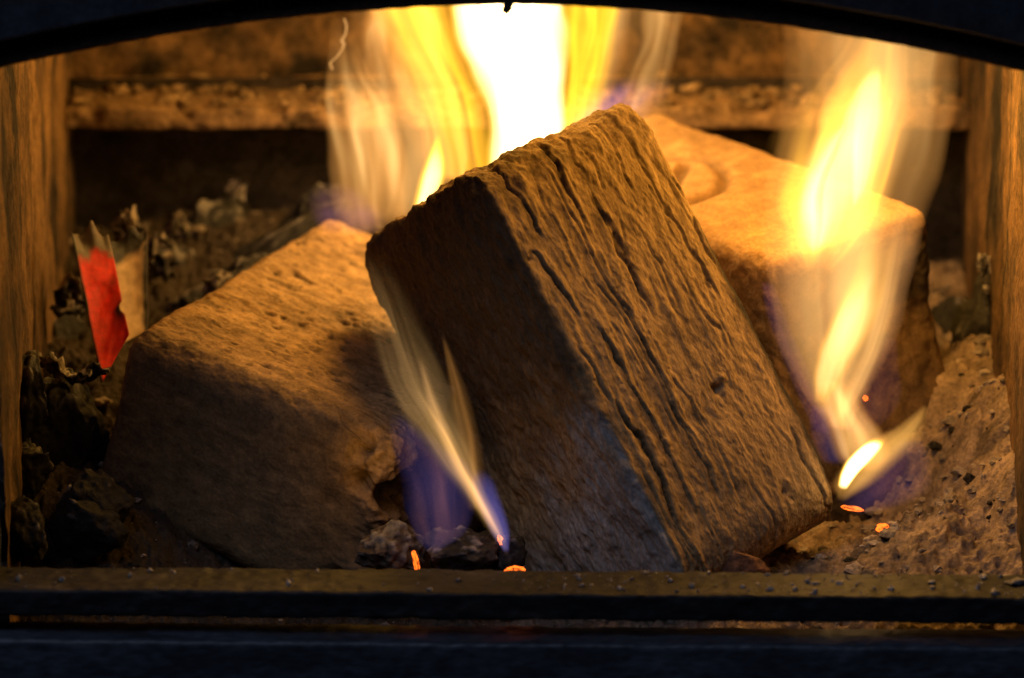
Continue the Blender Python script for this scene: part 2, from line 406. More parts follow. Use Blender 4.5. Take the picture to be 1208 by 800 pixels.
# ---- right rear: u to the right front, v back, w up; dark end at x = +dx/2
def shape_r(V, Nn):
    V2 = V.copy(); u, v, w = V[:, 0], V[:, 1], V[:, 2]
    top = sm(Nn[:, 2], 0.3, 0.8); end = sm(Nn[:, 0], 0.3, 0.8)
    n = fbm(V * 55, 5, 91)
    h = fbm(V * 40, 3, 93) * 0.0014 + fbm(V * 280, 4, 95) * 0.0005
    # stamped groove: an arch and a short bar inside it
    gu, gv = u + 0.012, v + 0.010
    a = gu * 0.62 - gv * 0.78; b = gu * 0.78 + gv * 0.62
    r = np.sqrt((a / 1.25) ** 2 + (b * 1.0) ** 2)
    ring = np.exp(-((r - 0.019) / 0.0022) ** 2) * sm(b, -0.012, -0.004)
    barg = np.exp(-((b - 0.002) / 0.0024) ** 4) * sm(0.016 - np.abs(a + 0.004), 0, 0.003)
    g = np.maximum(ring, barg) * top
    h -= g * 0.0030
    V2[:, 0] += sm(-w, -0.03, 0.05) * sm(u, 0.0, 0.07) * 0.024           # the end slopes outwards to its foot
    # ragged burning right corner and end
    rag = sm(u + 0.008 * n, 0.060, 0.076)
    h += rag * (fbm(V * 130, 4, 97) * 0.0020)
    h += end * fbm(V * np.array([60, 90, 50.]), 4, 98) * 0.0010
    base = (BROWN * np.array([1.1, 1.0, 0.9]))[None] * (1 + 0.25 * fbm(V * 130, 4, 99) + 0.2 * fbm(V * 35, 3, 100))[:, None]
    c = base * (1 - 0.5 * g)[:, None]
    ch = end * (0.68 + 0.27 * sm(n, -0.2, 0.2))
    ch = np.maximum(ch, rag * sm(n, 0.0, 0.25) * 0.8 * (1 - top))
    ch = np.maximum(ch, end * np.exp(-((v + 0.022) ** 2 + (w + 0.012) ** 2) / 0.016 ** 2))
    c = c * (1 - ch)[:, None] + CHAR * ch[:, None]
    return h, c, np.zeros(len(V)), V2
RR = ortho([(.596, .800, -.073), (-.803, .589, -.100), (-.038, .118, .992)])
posR = np.array([.0615, .072, .083]) - RR[:, 0] * 0.0035 + RR[:, 1] * 0.016 - RR[:, 2] * 0.0225
briquette('rear briquette with a curved groove stamped in its bright top and a dark end', (.148, .069, .110), posR, RR, 0.0008, (.007, .006, .006), shape_r)

# ------------------------------------------------------------------ lumps: charcoal, ash flakes, embers
def ico(sub=4):
    import bmesh
    bm = bmesh.new(); bmesh.ops.create_icosphere(bm, subdivisions=sub, radius=1.0)
    V = np.array([v.co[:] for v in bm.verts]); F = np.array([[v.index for v in f.verts] for f in bm.faces]); bm.free()
    return V, F
ICO = {k: ico(k) for k in (1, 2, 3, 4, 5)}

def rot(rx, ry, rz):
    from mathutils import Euler
    return np.array(Euler((math.radians(rx), math.radians(ry), math.radians(rz))).to_matrix())

def chunk(name, label, cat, c, size, r=(0, 0, 0), seed=0, sub=5, rough=0.28, ashy=0.4, group=None, mat='char', hot=0.0, grain=(1, 1, 1), col0=None, parent=None):
    V, F = ICO[sub]
    V = V.copy(); rng = np.random.default_rng(seed)
    # chip flat facets off a ball, then roughen
    for k in range(16):
        d = rng.normal(size=3); d /= np.linalg.norm(d); t = rng.uniform(0.55, 0.85)
        e = V @ d; V = V - np.outer(np.clip(e - t, 0, None), d)
    g = np.array(grain)
    n = fbm(V * 2.2 * g + seed * 3.1, 4, 200 + seed); m = fbm(V * 6 * g + seed, 3, 240 + seed)
    rd = 0.3 - np.abs(fbm(V * 3.1 * g + seed * 1.7, 4, 270 + seed))
    V = V * (1 + rough * 0.8 * n + rough * 0.9 * rd + rough * 0.25 * m)[:, None]
    N0 = V / np.linalg.norm(V, axis=1, keepdims=True)
    Pw = (V * np.array(size)) @ rot(*r).T
    up = (N0 @ rot(*r).T)[:, 2]
    a = sm(n * 0.9 + m * 0.7 + 0.4 * up + 0.5 * rd, 0.80 - ashy, 1.20 - ashy)
    base = np.array(col0) if col0 is not None else np.array([0.022, 0.02, 0.018])
    colr = base[None] * (1 - a)[:, None] + ASHC[None] * 0.6 * a[:, None]
    glow = sm(-m + 0.3 * n, 0.0, 0.4) * hot if hot else np.zeros(len(V))
    o = mesh_obj(name, Pw, F, M[mat], parent, col=colr, glow=1 + glow)
    if parent is None:
        o.location = c; tag(o, label, cat, group)
    else: o.location = c
    return o

G1 = 'charcoal lumps round the edge of the fire'
chunk('charcoal_lump', 'large black charcoal lump with ash crusted top below the red card at the left', 'charcoal', at(75, 520, -0.005), (.016, .015, .026), (10, 12, 20), 3, group=G1, ashy=0.30)
chunk('charcoal_lump', 'small crumbly charcoal lump against the lower left fire board', 'charcoal', at(22, 560, -0.035), (.011, .012, .016), (0, 10, 40), 4, group=G1, ashy=0.42)
chunk('charcoal_lump', 'charcoal lump in the dark bottom left corner behind the bar', 'charcoal', at(95, 625, -0.05), (.015, .012, .014), (0, 30, 10), 5, group=G1, ashy=0.15)
chunk('charcoal_lump', 'tall charred lump at the right board with a pale bent flake on top', 'charcoal', at(1163, 405, 0.075), (.012, .013, .034), (5, -4, 10), 6, group=G1, ashy=0.12, rough=0.4)
chunk('charcoal_lump', 'charcoal lump beside the dark briquette end, left of the tall charred lump', 'charcoal', at(1122, 400, 0.13), (.011, .012, .016), (15, 0, 50), 7, group=G1, ashy=0.05)
chunk('charcoal_lump', 'pitted charcoal lump behind the bar under the blue flame', 'charcoal', at(545, 655, -0.066), (.0135, .010, .0115), (0, 0, 15), 8, group=G1, ashy=0.5)
chunk('charcoal_lump', 'ash crusted stub at the burnt right end of the flat briquette', 'charcoal', at(462, 655, -0.062), (.011, .009, .010), (0, -25, 0), 9, group=G1, ashy=0.62, col0=(.10, .07, .05))
chunk('charcoal_lump', 'narrow stub of charcoal between the blue flame and the upright briquette', 'charcoal', at(598, 662, -0.068), (.006, .006, .009), (0, 12, 0), 10, group=G1, ashy=0.2, sub=4)
chunk('charred_log', 'charred dark log end sloping up behind the flat briquette', 'log', at(318, 312, 0.145), (.042, .014, .015), (0, -30, 8), 11, grain=(0.4, 1.3, 1.3), rough=0.2, ashy=0.16)
chunk('charcoal_lump', 'ash speckled charcoal behind the brown card at the rear left', 'charcoal', at(215, 335, 0.15), (.016, .012, .018), (0, 0, 0), 12, group=G1, ashy=0.42)
chunk('charcoal_lump', 'pale crusted charcoal between the card and the charred log', 'charcoal', at(240, 372, 0.11), (.013, .010, .012), (0, 20, 0), 13, group=G1, ashy=0.5)
chunk('charcoal_lump', 'low charcoal lump in shade behind the red card', 'charcoal', at(60, 400, 0.10), (.014, .012, .017), (0, 0, 30), 14, group=G1, ashy=0.22)
chunk('clay_shard', 'small dull red brown shard under the foot of the upright briquette', 'shard', at(878, 672, -0.068), (.011, .006, .0065), (0, 18, 15), 15, rough=0.1, ashy=-0.3, col0=(0.16, 0.075, 0.045), sub=4)

def flake(label, c, w, hgt, r, seed, col=(0.32, 0.26, 0.20)):
    """curled ash flake: a thin crumpled shell with real thickness"""
    nu, nv = 22, 26; a, b = np.meshgrid(np.linspace(-1, 1, nu), np.linspace(-1, 1, nv), indexing='ij'); a = a.ravel(); b = b.ravel()
    Q = np.stack([a * 1.6, b * 1.6, 0 * a + seed * 5.3], 1)
    edge = 1 + 0.5 * fbm(Q * 1.3, 3, 300 + seed)
    x = a * w * edge * (1 - 0.35 * sm(b, 0, 1)); z = b * hgt * (1 + 0.35 * fbm(np.stack([a * 3, 0 * a, 0 * a + seed], 1), 2, 310 + seed)); y = 0.35 * w * (a ** 2) + fbm(Q * 1.5, 4, 320 + seed) * w * 0.7
    P = np.stack([x, y, z], 1); th = 0.0004
    B = P + np.array([0, th, 0])
    i, j = np.meshgrid(np.arange(nu - 1), np.arange(nv - 1), indexing='ij'); q = (i * nv + j).ravel(); n = nu * nv
    F1 = np.stack([q, q + nv, q + nv + 1, q + 1], 1); F2 = F1[:, ::-1] + n
    ring = [k * nv for k in range(nu)] + [(nu - 1) * nv + k for k in range(1, nv)] + [k * nv + nv - 1 for k in range(nu - 2, -1, -1)] + [k for k in range(nv - 2, 0, -1)]
    ring = np.array(ring); nx = np.roll(ring, -1); F3 = np.stack([ring, ring + n, nx + n, nx], 1)
    t = sm(fbm(Q * 2.0, 4, 330 + seed) + 0.25 * b, -0.1, 0.35)[:, None]
    cc = np.array(col) * t + np.array([0.03, 0.025, 0.02]) * (1 - t)
    o = mesh_obj('ash_flake', np.concatenate([P, B]) @ rot(*r).T, np.concatenate([F1, F2, F3]), M['char'], col=np.concatenate([cc, cc]), glow=np.ones(2 * n))
    o.location = c
    return tag(o, label, 'ash flake', 'curled ash flakes standing in the embers')

flake('curled ash flake with ragged tips standing right of the red card', at(152, 272, 0.10), .0055, .0080, (0, 5, 15), 1)
flake('small ash flake left of the charred log, below a pale spot', at(212, 272, 0.16), .0055, .006, (0, -15, 10), 2)
flake('ash flake leaning on the charred log end', at(272, 238, 0.19), .0045, .0085, (0, 28, 0), 3, (0.5, 0.42, 0.34))
flake('pale ash flake low beside the left board behind the red card', at(88, 350, 0.07), .006, .007, (0, 15, 30), 4)
flake('broad ash flake right of the brown card', at(185, 305, 0.12), .006, .0085, (0, -8, -10), 6)
flake('ash flake perched on top of the tall charred lump at the right', at(1168, 322, 0.062), .0035, .007, (0, -12, 20), 7, (0.5, 0.45, 0.4))
flake('ash crust curled over the large charcoal lump at the left', at(82, 442, -0.012), .010, .0045, (70, 15, 0), 8, (0.36, 0.30, 0.24))
flake('broken ash flake in front of the charred log', at(262, 345, 0.09), .006, .0065, (0, -35, 0), 9)

chunk('charcoal_lump', 'black charcoal lump wedged between the left fire board and the upper bar', 'charcoal', at(28, 625, -0.075), (.010, .011, .014), (0, 10, 0), 16, group=G1, ashy=0.22)
chunk('charcoal_lump', 'jagged black charcoal lump leaning on the left fire board below the red card', 'charcoal', at(32, 480, -0.030), (.009, .011, .017), (0, 8, 20), 17, group=G1, ashy=0.30)
chunk('charcoal_lump', 'black charcoal lump in front of the flat briquette foot, next to the left corner', 'charcoal', at(120, 590, -0.045), (.012, .010, .012), (0, 20, 50), 18, group=G1, ashy=0.1)

chunk('charcoal_lump', 'charcoal lump under the upper end of the charred log', 'charcoal', at(372, 262, 0.165), (.017, .012, .014), (0, 15, 20), 21, group=G1, ashy=0.30)
chunk('charcoal_lump', 'broken charcoal lump at the foot of the sooty back plate, left of the log', 'charcoal', at(262, 272, 0.18), (.016, .011, .013), (0, -20, 60), 22, group=G1, ashy=0.38)
chunk('charcoal_lump', 'ash dusted charcoal lump in front of the charred log, just behind the flat briquette edge', 'charcoal', at(292, 338, 0.12), (.015, .011, .012), (10, 0, 30), 23, group=G1, ashy=0.36)

# burnt card: red printed strip and the brown inner strip behind it
def card(name, label, cat, quad, y0, y1, colfn, seed, bend=0.002, notch=None, yaw=0.0):
    nu, nv = 24, 60
    a, b = np.meshgrid(np.linspace(0, 1, nu), np.linspace(0, 1, nv), indexing='ij'); a = a.ravel(); b = b.ravel()
    q = [at(*p, y) for p, y in zip(quad, (y1, y1, y0, y0))]        # TL TR BR BL
    a0 = a + 0
    P = (np.outer((1 - a0) * b, q[0]) + np.outer(a0 * b, q[1]) + np.outer(a0 * (1 - b), q[2]) + np.outer((1 - a0) * (1 - b), q[3]))
    P[:, 1] += yaw * (a - 0.5)
    P[:, 1] += bend * np.sin(a * 3.0 + b) + fbm(np.stack([a * 2, b * 6, 0 * a], 1), 3, seed) * 0.0012
    P[:, 2] += sm(b, 0.8, 1.0) * fbm(np.stack([a * 3.5, 0 * a, 0 * a], 1), 3, seed + 1) * 0.005
    if notch is not None:
        nb, nr, nd = notch
        P[:, 0] -= sm(a, 0.55, 1.0) * nd * np.exp(-((b - nb) / nr) ** 4)
    B = P + np.array([0.0001, 0.0009, 0]); n = nu * nv
    i, j = np.meshgrid(np.arange(nu - 1), np.arange(nv - 1), indexing='ij'); k = (i * nv + j).ravel()
    F1 = np.stack([k, k + nv, k + nv + 1, k + 1], 1)
    ring = np.array([t * nv for t in range(nu)] + [(nu - 1) * nv + t for t in range(1, nv)] + [t * nv + nv - 1 for t in range(nu - 2, -1, -1)] + [t for t in range(nv - 2, 0, -1)])
    nx = np.roll(ring, -1); F3 = np.stack([ring, ring + n, nx + n, nx], 1)
    c = colfn(a, b); o = mesh_obj(name, np.concatenate([P, B]), np.concatenate([F1, F1[:, ::-1] + n, F3]), M['paper'], col=np.concatenate([c, c * 0 + np.array([0.2, 0.14, 0.09])]), glow=np.ones(2 * n))
    return tag(o, label, cat)
def red_col(a, b):
    n = fbm(np.stack([a * 4, b * 10, 0 * a], 1), 4, 401)
    c = np.array([0.75, 0.022, 0.010])[None] * (1 + 0.25 * n)[:, None]
    f = sm(b + 0.10 * n, 0.76, 0.86)[:, None]; c = c * (1 - f) + np.array([0.13, 0.105, 0.085]) * (1 + 1.1 * n)[:, None] * f
    d = (np.exp(-((a - 0.95) / 0.2) ** 2 - ((b - 0.27) / 0.10) ** 2))[:, None]; d = np.maximum(d, sm(0.07 + 0.03 * n - a, 0, 0.04)[:, None])
    d = np.maximum(d, (np.exp(-((a - 0.85) / 0.15) ** 2 - ((b - 0.55) / 0.05) ** 2))[:, None] * 0.5)
    return np.clip(c * (1 - d) + np.array([0.02, 0.015, 0.012]) * d, 0.008, 0.8)
card('burnt_card', 'strip of glossy red card with a charred top, standing left of the flat briquette', 'card', [(85, 268), (126, 280), (150, 402), (122, 446)], 0.005, 0.035, red_col, 410, notch=(0.27, 0.05, 0.0013), yaw=0.012)
def tan_col(a, b):
    n = fbm(np.stack([a * 3, b * 8, 0 * a], 1), 4, 403)
    c = np.array([0.60, 0.40, 0.22])[None] * (1 + 0.3 * n)[:, None]
    f = sm(b + 0.12 * n, 0.72, 0.84)[:, None]; f = np.maximum(f, sm(a + 0.15 * n, 0.75, 0.95)[:, None])
    return np.clip(c * (1 - f) + np.array([0.03, 0.025, 0.02]) * f, 0.008, 0.7)
card('burnt_card', 'scorched brown card strip just behind the red card', 'card', [(128, 282), (172, 268), (172, 398), (140, 404)], 0.04, 0.06, tan_col, 420, yaw=0.012)

# embers
def ember(label, c, size, r, seed):
    V, F = ICO[4]; V = V.copy()
    n = fbm(V * 2.5 + seed, 4, 500 + seed); m = fbm(V * 7, 3, 520 + seed)
    V = V * (1 + 0.35 * n + 0.12 * m)[:, None] * np.array(size)
    g = sm(n + 0.5 * m, -0.35, 0.1)
    o = mesh_obj('ember', V @ rot(*r).T, F, M['char'], col=np.tile([0.05, 0.03, 0.02], (len(V), 1)), glow=1 + 0.62 * g)
    o.location = c; return tag(o, label, 'ember', 'glowing embers')
ember('upright glowing ember sliver behind the bar left of the blue flame', at(491, 664, -0.080), (.0009, .0012, .0042), (0, -12, 0), 1)
ember('flat glowing ember behind the bar at the foot of the upright briquette', at(607, 674, -0.088), (.0032, .002, .0014), (0, -6, 0), 2)
ember('small ember glowing on the ash right of the upright briquette', at(1042, 628, -0.034) + np.array([0, 0, .0012]), (.0022, .002, .0016), (0, 10, 0), 3)
ember('long ember line on the ash below the blue flame at the right', at(1006, 600, -0.025), (.0036, .0016, .0007), (0, 9, 0), 4)
ember('tiny ember on the side of the upright briquette near the bluish flame tip', at(592, 640, -0.069), (.0008, .001, .0026), (0, -25, 0), 5)
ember('dot of ember on the charred end of the rear briquette', at(1021, 470, 0.006), (.0008, .0006, .0009), (0, 0, 0), 6)

# loose crumbs of ash and grit on the bed and on the bar: nobody could count them
rng = np.random.default_rng(77)
V0, F0 = ICO[2]; VS = []; FS = []; CS = []; off = 0
N = 5600
x = rng.uniform(-0.165, 0.168, N); y = rng.uniform(-0.10, 0.19, N); k = rng.random(N)
keep = (k < 0.25 + 0.75 * sm(x, 0.02, 0.09)); x = x[keep]; y = y[keep]; N = len(x)
z = ash_h(x, y)
Q = np.stack([x, y, 0 * x], 1); z = z + fbm(Q * 28, 4, 20) * 0.006 + (0.25 - np.abs(fbm(Q * 75, 4, 21))) * 0.007
for i in range(N):
    s = 0.0004 + 0.0026 * rng.random() ** 6
    v = V0 * (1 + 0.17 * rng.normal(size=len(V0)))[:, None] * np.array([s, s, s * 0.6]) * rng.uniform(.6, 1.3, 3)
    VS.append(v + np.array([x[i], y[i], z[i] + s * 0.3])); FS.append(F0 + off); off += len(V0)
    t = rng.random(); c = np.array([0.30, 0.245, 0.20]) * rng.uniform(0.5, 1.25) if t > 0.10 else np.array([0.03, 0.026, 0.022])
    CS.append(np.tile(c, (len(V0), 1)))
cr = mesh_obj('ash_crumbs', np.concatenate(VS), np.concatenate(FS), M['ash'], col=np.concatenate(CS), glow=np.ones(off), smooth=False)
tag(cr, 'loose crumbs of ash and grit scattered over the ash bed', 'ash', kind='stuff')
VS = []; FS = []; CS = []; off = 0
for i in range(900):
    xx = rng.uniform(-0.165, 0.168); zz = at(604, 720, -0.175)[2]
    yy = rng.uniform(0.176, 0.222); s = 0.0005 + 0.0022 * rng.random() ** 4
    v = V0 * (1 + 0.4 * rng.normal(size=len(V0)))[:, None] * s * np.array([1.2, 1, 0.7]) * rng.uniform(.6, 1.3, 3)
    VS.append(v + np.array([xx, yy, 0.1215 + s * 0.2])); FS.append(F0 + off); off += len(V0)
    CS.append(np.tile(np.array([0.26, 0.175, 0.10]) * rng.uniform(0.5, 1.2), (len(V0), 1)))
cr = mesh_obj('ledge_crumbs', np.concatenate(VS), np.concatenate(FS), M['ash'], col=np.concatenate(CS), glow=np.ones(off))
tag(cr, 'crumbled ash lying along the ledge at the back', 'ash', kind='stuff')

# ------------------------------------------------------------------ stove front: log guard of two bars, arched door frame
guard = empty('log_guard', (0, -0.115, 0.03))
tag(guard, 'two black iron bars across the front of the fire holding the logs in', 'fire guard')
TILT = math.radians(0.5)
def tilt(V):
    V = V.copy(); V[:, 2] -= V[:, 0] * math.tan(TILT); return V
def child(o, p):
    o.parent = p; o.matrix_parent_inverse = p.matrix_world.inverted(); return o
bpy.context.view_layer.update()
def bar_warp(V):
    V = tilt(V); V[:, 2] += 0.00025 * noise(V * np.array([60, 200, 200.]), 3); return V
b1 = child(rbox('bar', (-0.20, -0.125, 0.0352), (0.20, -0.1050, 0.0438), M['bar'], step=0.0008, r=0.0010, rough_amp=0.00055, nf=300, seed=12, warp=bar_warp), guard)
b2 = child(rbox('bar', (-0.20, -0.1285, 0.014), (0.20, -0.1125, 0.0290), M['lower_bar'], step=0.001, r=0.0014, rough_amp=0.00040, nf=280, seed=13, warp=bar_warp), guard)
b1['label'] = 'upper bar with a browned dusty top'; b2['label'] = 'lower bar, almost black'
for s in (-1, 1):
    xx = 0.1545 if s > 0 else -0.1545
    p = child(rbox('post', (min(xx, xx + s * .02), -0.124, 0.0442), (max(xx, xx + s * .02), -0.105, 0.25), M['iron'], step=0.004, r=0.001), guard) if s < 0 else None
# crumbs on the bar
VS = []; FS = []; CS = []; off = 0
for i in range(260):
    xx = rng.uniform(-0.155, 0.156); xx = xx if rng.random() < 0.4 else abs(xx); s = 0.00018 + 0.0008 * rng.random() ** 5
    yy = rng.uniform(-0.1235, -0.1065)
    v = V0 * (1 + 0.3 * rng.normal(size=len(V0)))[:, None] * s * rng.uniform(.5, 1.8, 3)
    VS.append(v + np.array([xx, yy, 0.0440 - xx * math.tan(TILT)])); FS.append(F0 + off); off += len(V0); CS.append(np.tile(ASHC * rng.uniform(0.5, 1.3), (len(V0), 1)))
tag(mesh_obj('bar_crumbs', np.concatenate(VS), np.concatenate(FS), M['ash'], col=np.concatenate(CS), glow=np.ones(off)), 'specks of ash on top of the upper bar', 'ash', kind='stuff')
chunk('ash_flake', 'pale ash flake lying on the right end of the upper bar', 'ash flake', at(1200, 686, -0.113), (.0045, .0028, .0012), (0, 0, 10), 31, ashy=0.9, sub=3)

frame = empty('door_frame', (0, -0.10, 0.22)); bpy.context.view_layer.update()
tag(frame, 'black arched iron door frame over the top of the fire', 'door frame')
def arch(name, drop_z, y0, y1, th, mat, bumpy=0.0003):
    nx = 400; xs = np.linspace(-0.20, 0.20, nx)
    zl = drop_z - 0.0205 * np.abs(xs / 0.154) ** 1.85 - 0.0006 * (xs / 0.154)
    prof = [(y0, 0.0006), (y0 + 0.0008, 0), (y1, 0), (y1, th), (y0, th)]
    rows = []
    for k, (yy, dz) in enumerate(prof):
        P = np.stack([xs, 0 * xs + yy, zl + dz], 1)
        P[:, 2] += bumpy * fbm(np.stack([xs * 220, 0 * xs + k, 0 * xs], 1), 4, 610)
        rows.append(P)
    V = np.concatenate(rows); m = len(prof); F = []
    for k in range(m):
        a = k * nx + np.arange(nx - 1); b = ((k + 1) % m) * nx + np.arange(nx - 1)
        F.append(np.stack([a, a + 1, b + 1, b], 1))
    F = np.concatenate(F)
    return child(mesh_obj(name, V, F, mat, smooth=False), frame)
arch('inner_rim', 0.2182, -0.105, -0.090, 0.030, M['iron_rust'])
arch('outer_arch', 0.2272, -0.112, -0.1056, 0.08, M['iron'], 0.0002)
d1 = chunk('tar_drip', None, None, (0, 0, 0), (.0020, .0022, .0024), (0, 0, 0), 33, sub=3, ashy=-1, parent=None, col0=(.02, .015, .012))
d1.location = at(599, 9, -0.1055); child(d1, frame)
d2 = chunk('tar_drip', None, None, (0, 0, 0), (.0024, .0012, .0016), (0, 0, 0), 34, sub=3, ashy=0.0, col0=(.05, .04, .03))
d2.location = at(272, 15, -0.1052); child(d2, frame)

# ------------------------------------------------------------------ flames: glowing gas in closed hulls
def flame_mat(name, zs, xs, ys, ws, ds, fade, edge, core, strength, power, core_at, streak, seed, shell=0.0, wob=0.9):
    """emission inside a bent, tapering column: (a, b) are the position across the column at this height"""
    m, nt, N, L = new_mat(name)
    out = N.new('ShaderNodeOutputMaterial')
    tc = N.new('ShaderNodeTexCoord'); sp = N.new('ShaderNodeSeparateXYZ'); L.new(tc.outputs['Object'], sp.inputs[0])
    z0, z1 = zs[0], zs[-1]
    def math_(op, a, b=None, clamp=False):
        n = N.new('ShaderNodeMath'); n.operation = op; n.use_clamp = clamp
        for i, v in enumerate((a, b)):
            if v is None: continue
            if isinstance(v, (int, float)): n.inputs[i].default_value = float(v)
            else: L.new(v, n.inputs[i])
        return n.outputs[0]
    t = math_('DIVIDE', math_('SUBTRACT', sp.outputs[2], z0), z1 - z0, True)
    def curve(vals):
        vals = np.array(vals, float); lo, hi = vals.min(), vals.max(); rg = max(hi - lo, 1e-6)
        fc = N.new('ShaderNodeFloatCurve'); cu = fc.mapping.curves[0]
        tt = (np.array(zs) - z0) / (z1 - z0); vv = (vals - lo) / rg
        cu.points[0].location = (tt[0], vv[0]); cu.points[1].location = (tt[-1], vv[-1])
        for a, b in zip(tt[1:-1], vv[1:-1]): cu.points.new(a, b)
        for p in cu.points: p.handle_type = 'AUTO_CLAMPED'
        fc.mapping.update(); L.new(t, fc.inputs['Value'])
        return math_('ADD', math_('MULTIPLY', fc.outputs[0], rg), lo)
    xc, yc, w, d, fd = curve(xs), curve(ys), curve(ws), curve(ds), curve(fade)
    a = math_('DIVIDE', math_('SUBTRACT', sp.outputs[0], xc), w)
    # the outline licks to and fro
    cw = N.new('ShaderNodeCombineXYZ'); L.new(math_('MULTIPLY', a, 0.9), cw.inputs[0]); L.new(math_('ADD', math_('MULTIPLY', sp.outputs[2], 26.0), seed * 3.3), cw.inputs[2])
    nw = N.new('ShaderNodeTexNoise'); nw.inputs['Scale'].default_value = 1.0; nw.inputs['Detail'].default_value = 1.5; L.new(cw.outputs[0], nw.inputs[0])
    a = math_('ADD', a, math_('MULTIPLY', math_('SUBTRACT', nw.outputs[0], 0.5), wob))
    b = math_('DIVIDE', math_('SUBTRACT', sp.outputs[1], yc), d)
    cv = N.new('ShaderNodeCombineXYZ')
    kx, kz, amt = streak
    # wobble the edge a little with slow noise
    L.new(math_('MULTIPLY', a, kx), cv.inputs[0]); L.new(math_('MULTIPLY', b, 0.35), cv.inputs[1]); L.new(math_('ADD', math_('MULTIPLY', sp.outputs[2], kz), seed * 7.7), cv.inputs[2])
    nz = N.new('ShaderNodeTexNoise'); nz.inputs['Scale'].default_value = 1.0; nz.inputs['Detail'].default_value = 2.0; nz.inputs['Distortion'].default_value = 0.35
    L.new(cv.outputs[0], nz.inputs[0])
    mr = N.new('ShaderNodeMapRange'); mr.inputs[1].default_value = 0.33; mr.inputs[2].default_value = 0.67; mr.inputs[3].default_value = 1 - amt; mr.inputs[4].default_value = 1 + amt
    mr.clamp = True
    L.new(nz.outputs[0], mr.inputs[0])
    # bright folds of the sheet
    cf = N.new('ShaderNodeCombineXYZ'); L.new(math_('MULTIPLY', a, kx * 0.6), cf.inputs[0]); L.new(math_('MULTIPLY', b, 0.2), cf.inputs[1]); L.new(math_('ADD', math_('MULTIPLY', sp.outputs[2], kz * 0.8), seed * 11.3), cf.inputs[2])
    nf = N.new('ShaderNodeTexNoise'); nf.inputs['Scale'].default_value = 1.0; nf.inputs['Detail'].default_value = 1.0; L.new(cf.outputs[0], nf.inputs[0])
    rdg = math_('SUBTRACT', 1.0, math_('MULTIPLY', math_('ABSOLUTE', math_('SUBTRACT', nf.outputs[0], 0.5)), 9.0), True)
    fold = math_('ADD', 1.0 - 0.25 * amt, math_('MULTIPLY', math_('POWER', rdg, 2.0), 0.8 * amt))
    q = math_('SUBTRACT', 1.0, math_('ADD', math_('MULTIPLY', a, a), math_('MULTIPLY', b, b)), True)
    dens = math_('POWER', q, power)
    if shell > 0:      # brighter towards the skin of the flame, as in a sheet wrapped round cooler gas
        sk = math_('SUBTRACT', 1.0, math_('MULTIPLY', dens, shell)); dens = math_('MULTIPLY', math_('POWER', q, 0.5), sk)
    e = math_('MULTIPLY', math_('MULTIPLY', math_('MULTIPLY', dens, mr.outputs[0]), fold), fd)
    cm = N.new('ShaderNodeMix'); cm.data_type = 'RGBA'; cm.inputs[6].default_value = (*edge, 1); cm.inputs[7].default_value = (*core, 1)
    cr = N.new('ShaderNodeMapRange'); cr.interpolation_type = 'SMOOTHSTEP'; cr.inputs[1].default_value = core_at[0]; cr.inputs[2].default_value = core_at[1]
    L.new(e, cr.inputs[0]); L.new(cr.outputs[0], cm.inputs[0])
    em = N.new('ShaderNodeEmission'); L.new(cm.outputs[2], em.inputs['Color'])
    L.new(math_('MULTIPLY', e, strength / float(np.mean(ds))), em.inputs['Strength'])
    L.new(em.outputs[0], out.inputs['Volume'])
    return m

def tongue(parent, name, pts, edge, core, strength, depth=0.5, power=1.2, core_at=(0.3, 0.8), streak=(3, 30, 0.5), fade=None, seed=0, shell=0.0, dmin=0.004, wob=0.9):
    """pts: (u, v, y, half width in photo pixels), from the foot up"""
    P = np.array([at(u, v, y) for (u, v, y, h) in pts])
    hw = np.array([h / FPX * float((p - CAM) @ FW) for p, (_, _, _, h) in zip(P, pts)])
    o = np.argsort(P[:, 2]); P = P[o]; hw = hw[o]
    fade = [1.0] * len(pts) if fade is None else fade
    ds = np.maximum(hw * depth, dmin)
    m = flame_mat('flame_gas', P[:, 2], P[:, 0], P[:, 1], hw, ds, fade, edge, core, strength, power, core_at, streak, seed, shell, wob)
    # closed hull round the same column, a little wider
    nz_, na = 34, 20; zz = np.linspace(P[0, 2], P[-1, 2], nz_)
    def ip(v): return np.interp(zz, P[:, 2], v)
    X, Y, Wd, Dd = ip(P[:, 0]), ip(P[:, 1]), ip(hw) * (1.12 + 0.25 * wob) + 0.0006, ip(ds) * 1.12 + 0.0006
    an = np.linspace(0, 2 * math.pi, na, endpoint=False)
    V = np.stack([X[:, None] + Wd[:, None] * np.cos(an), Y[:, None] + Dd[:, None] * np.sin(an), np.repeat(zz[:, None], na, 1)], -1).reshape(-1, 3)
    F = [tuple(range(na))[::-1], tuple((nz_ - 1) * na + k for k in range(na))]
    for i in range(nz_ - 1):
        for k in range(na):
            a = i * na + k; b = i * na + (k + 1) % na; F.append((a, b, b + na, a + na))
    ob = mesh_obj(name, V, F, m)
    return child(ob, parent)

TAN = (1.0, 0.42, 0.09); YEL = (1.0, 0.50, 0.02); PALE = (1.0, 0.52, 0.15); WHITE = (1.0, 0.68, 0.28)
BLUE = (0.24, 0.20, 0.75); PURP = (0.55, 0.20, 0.42)
GF = 'flames rising from the briquettes'

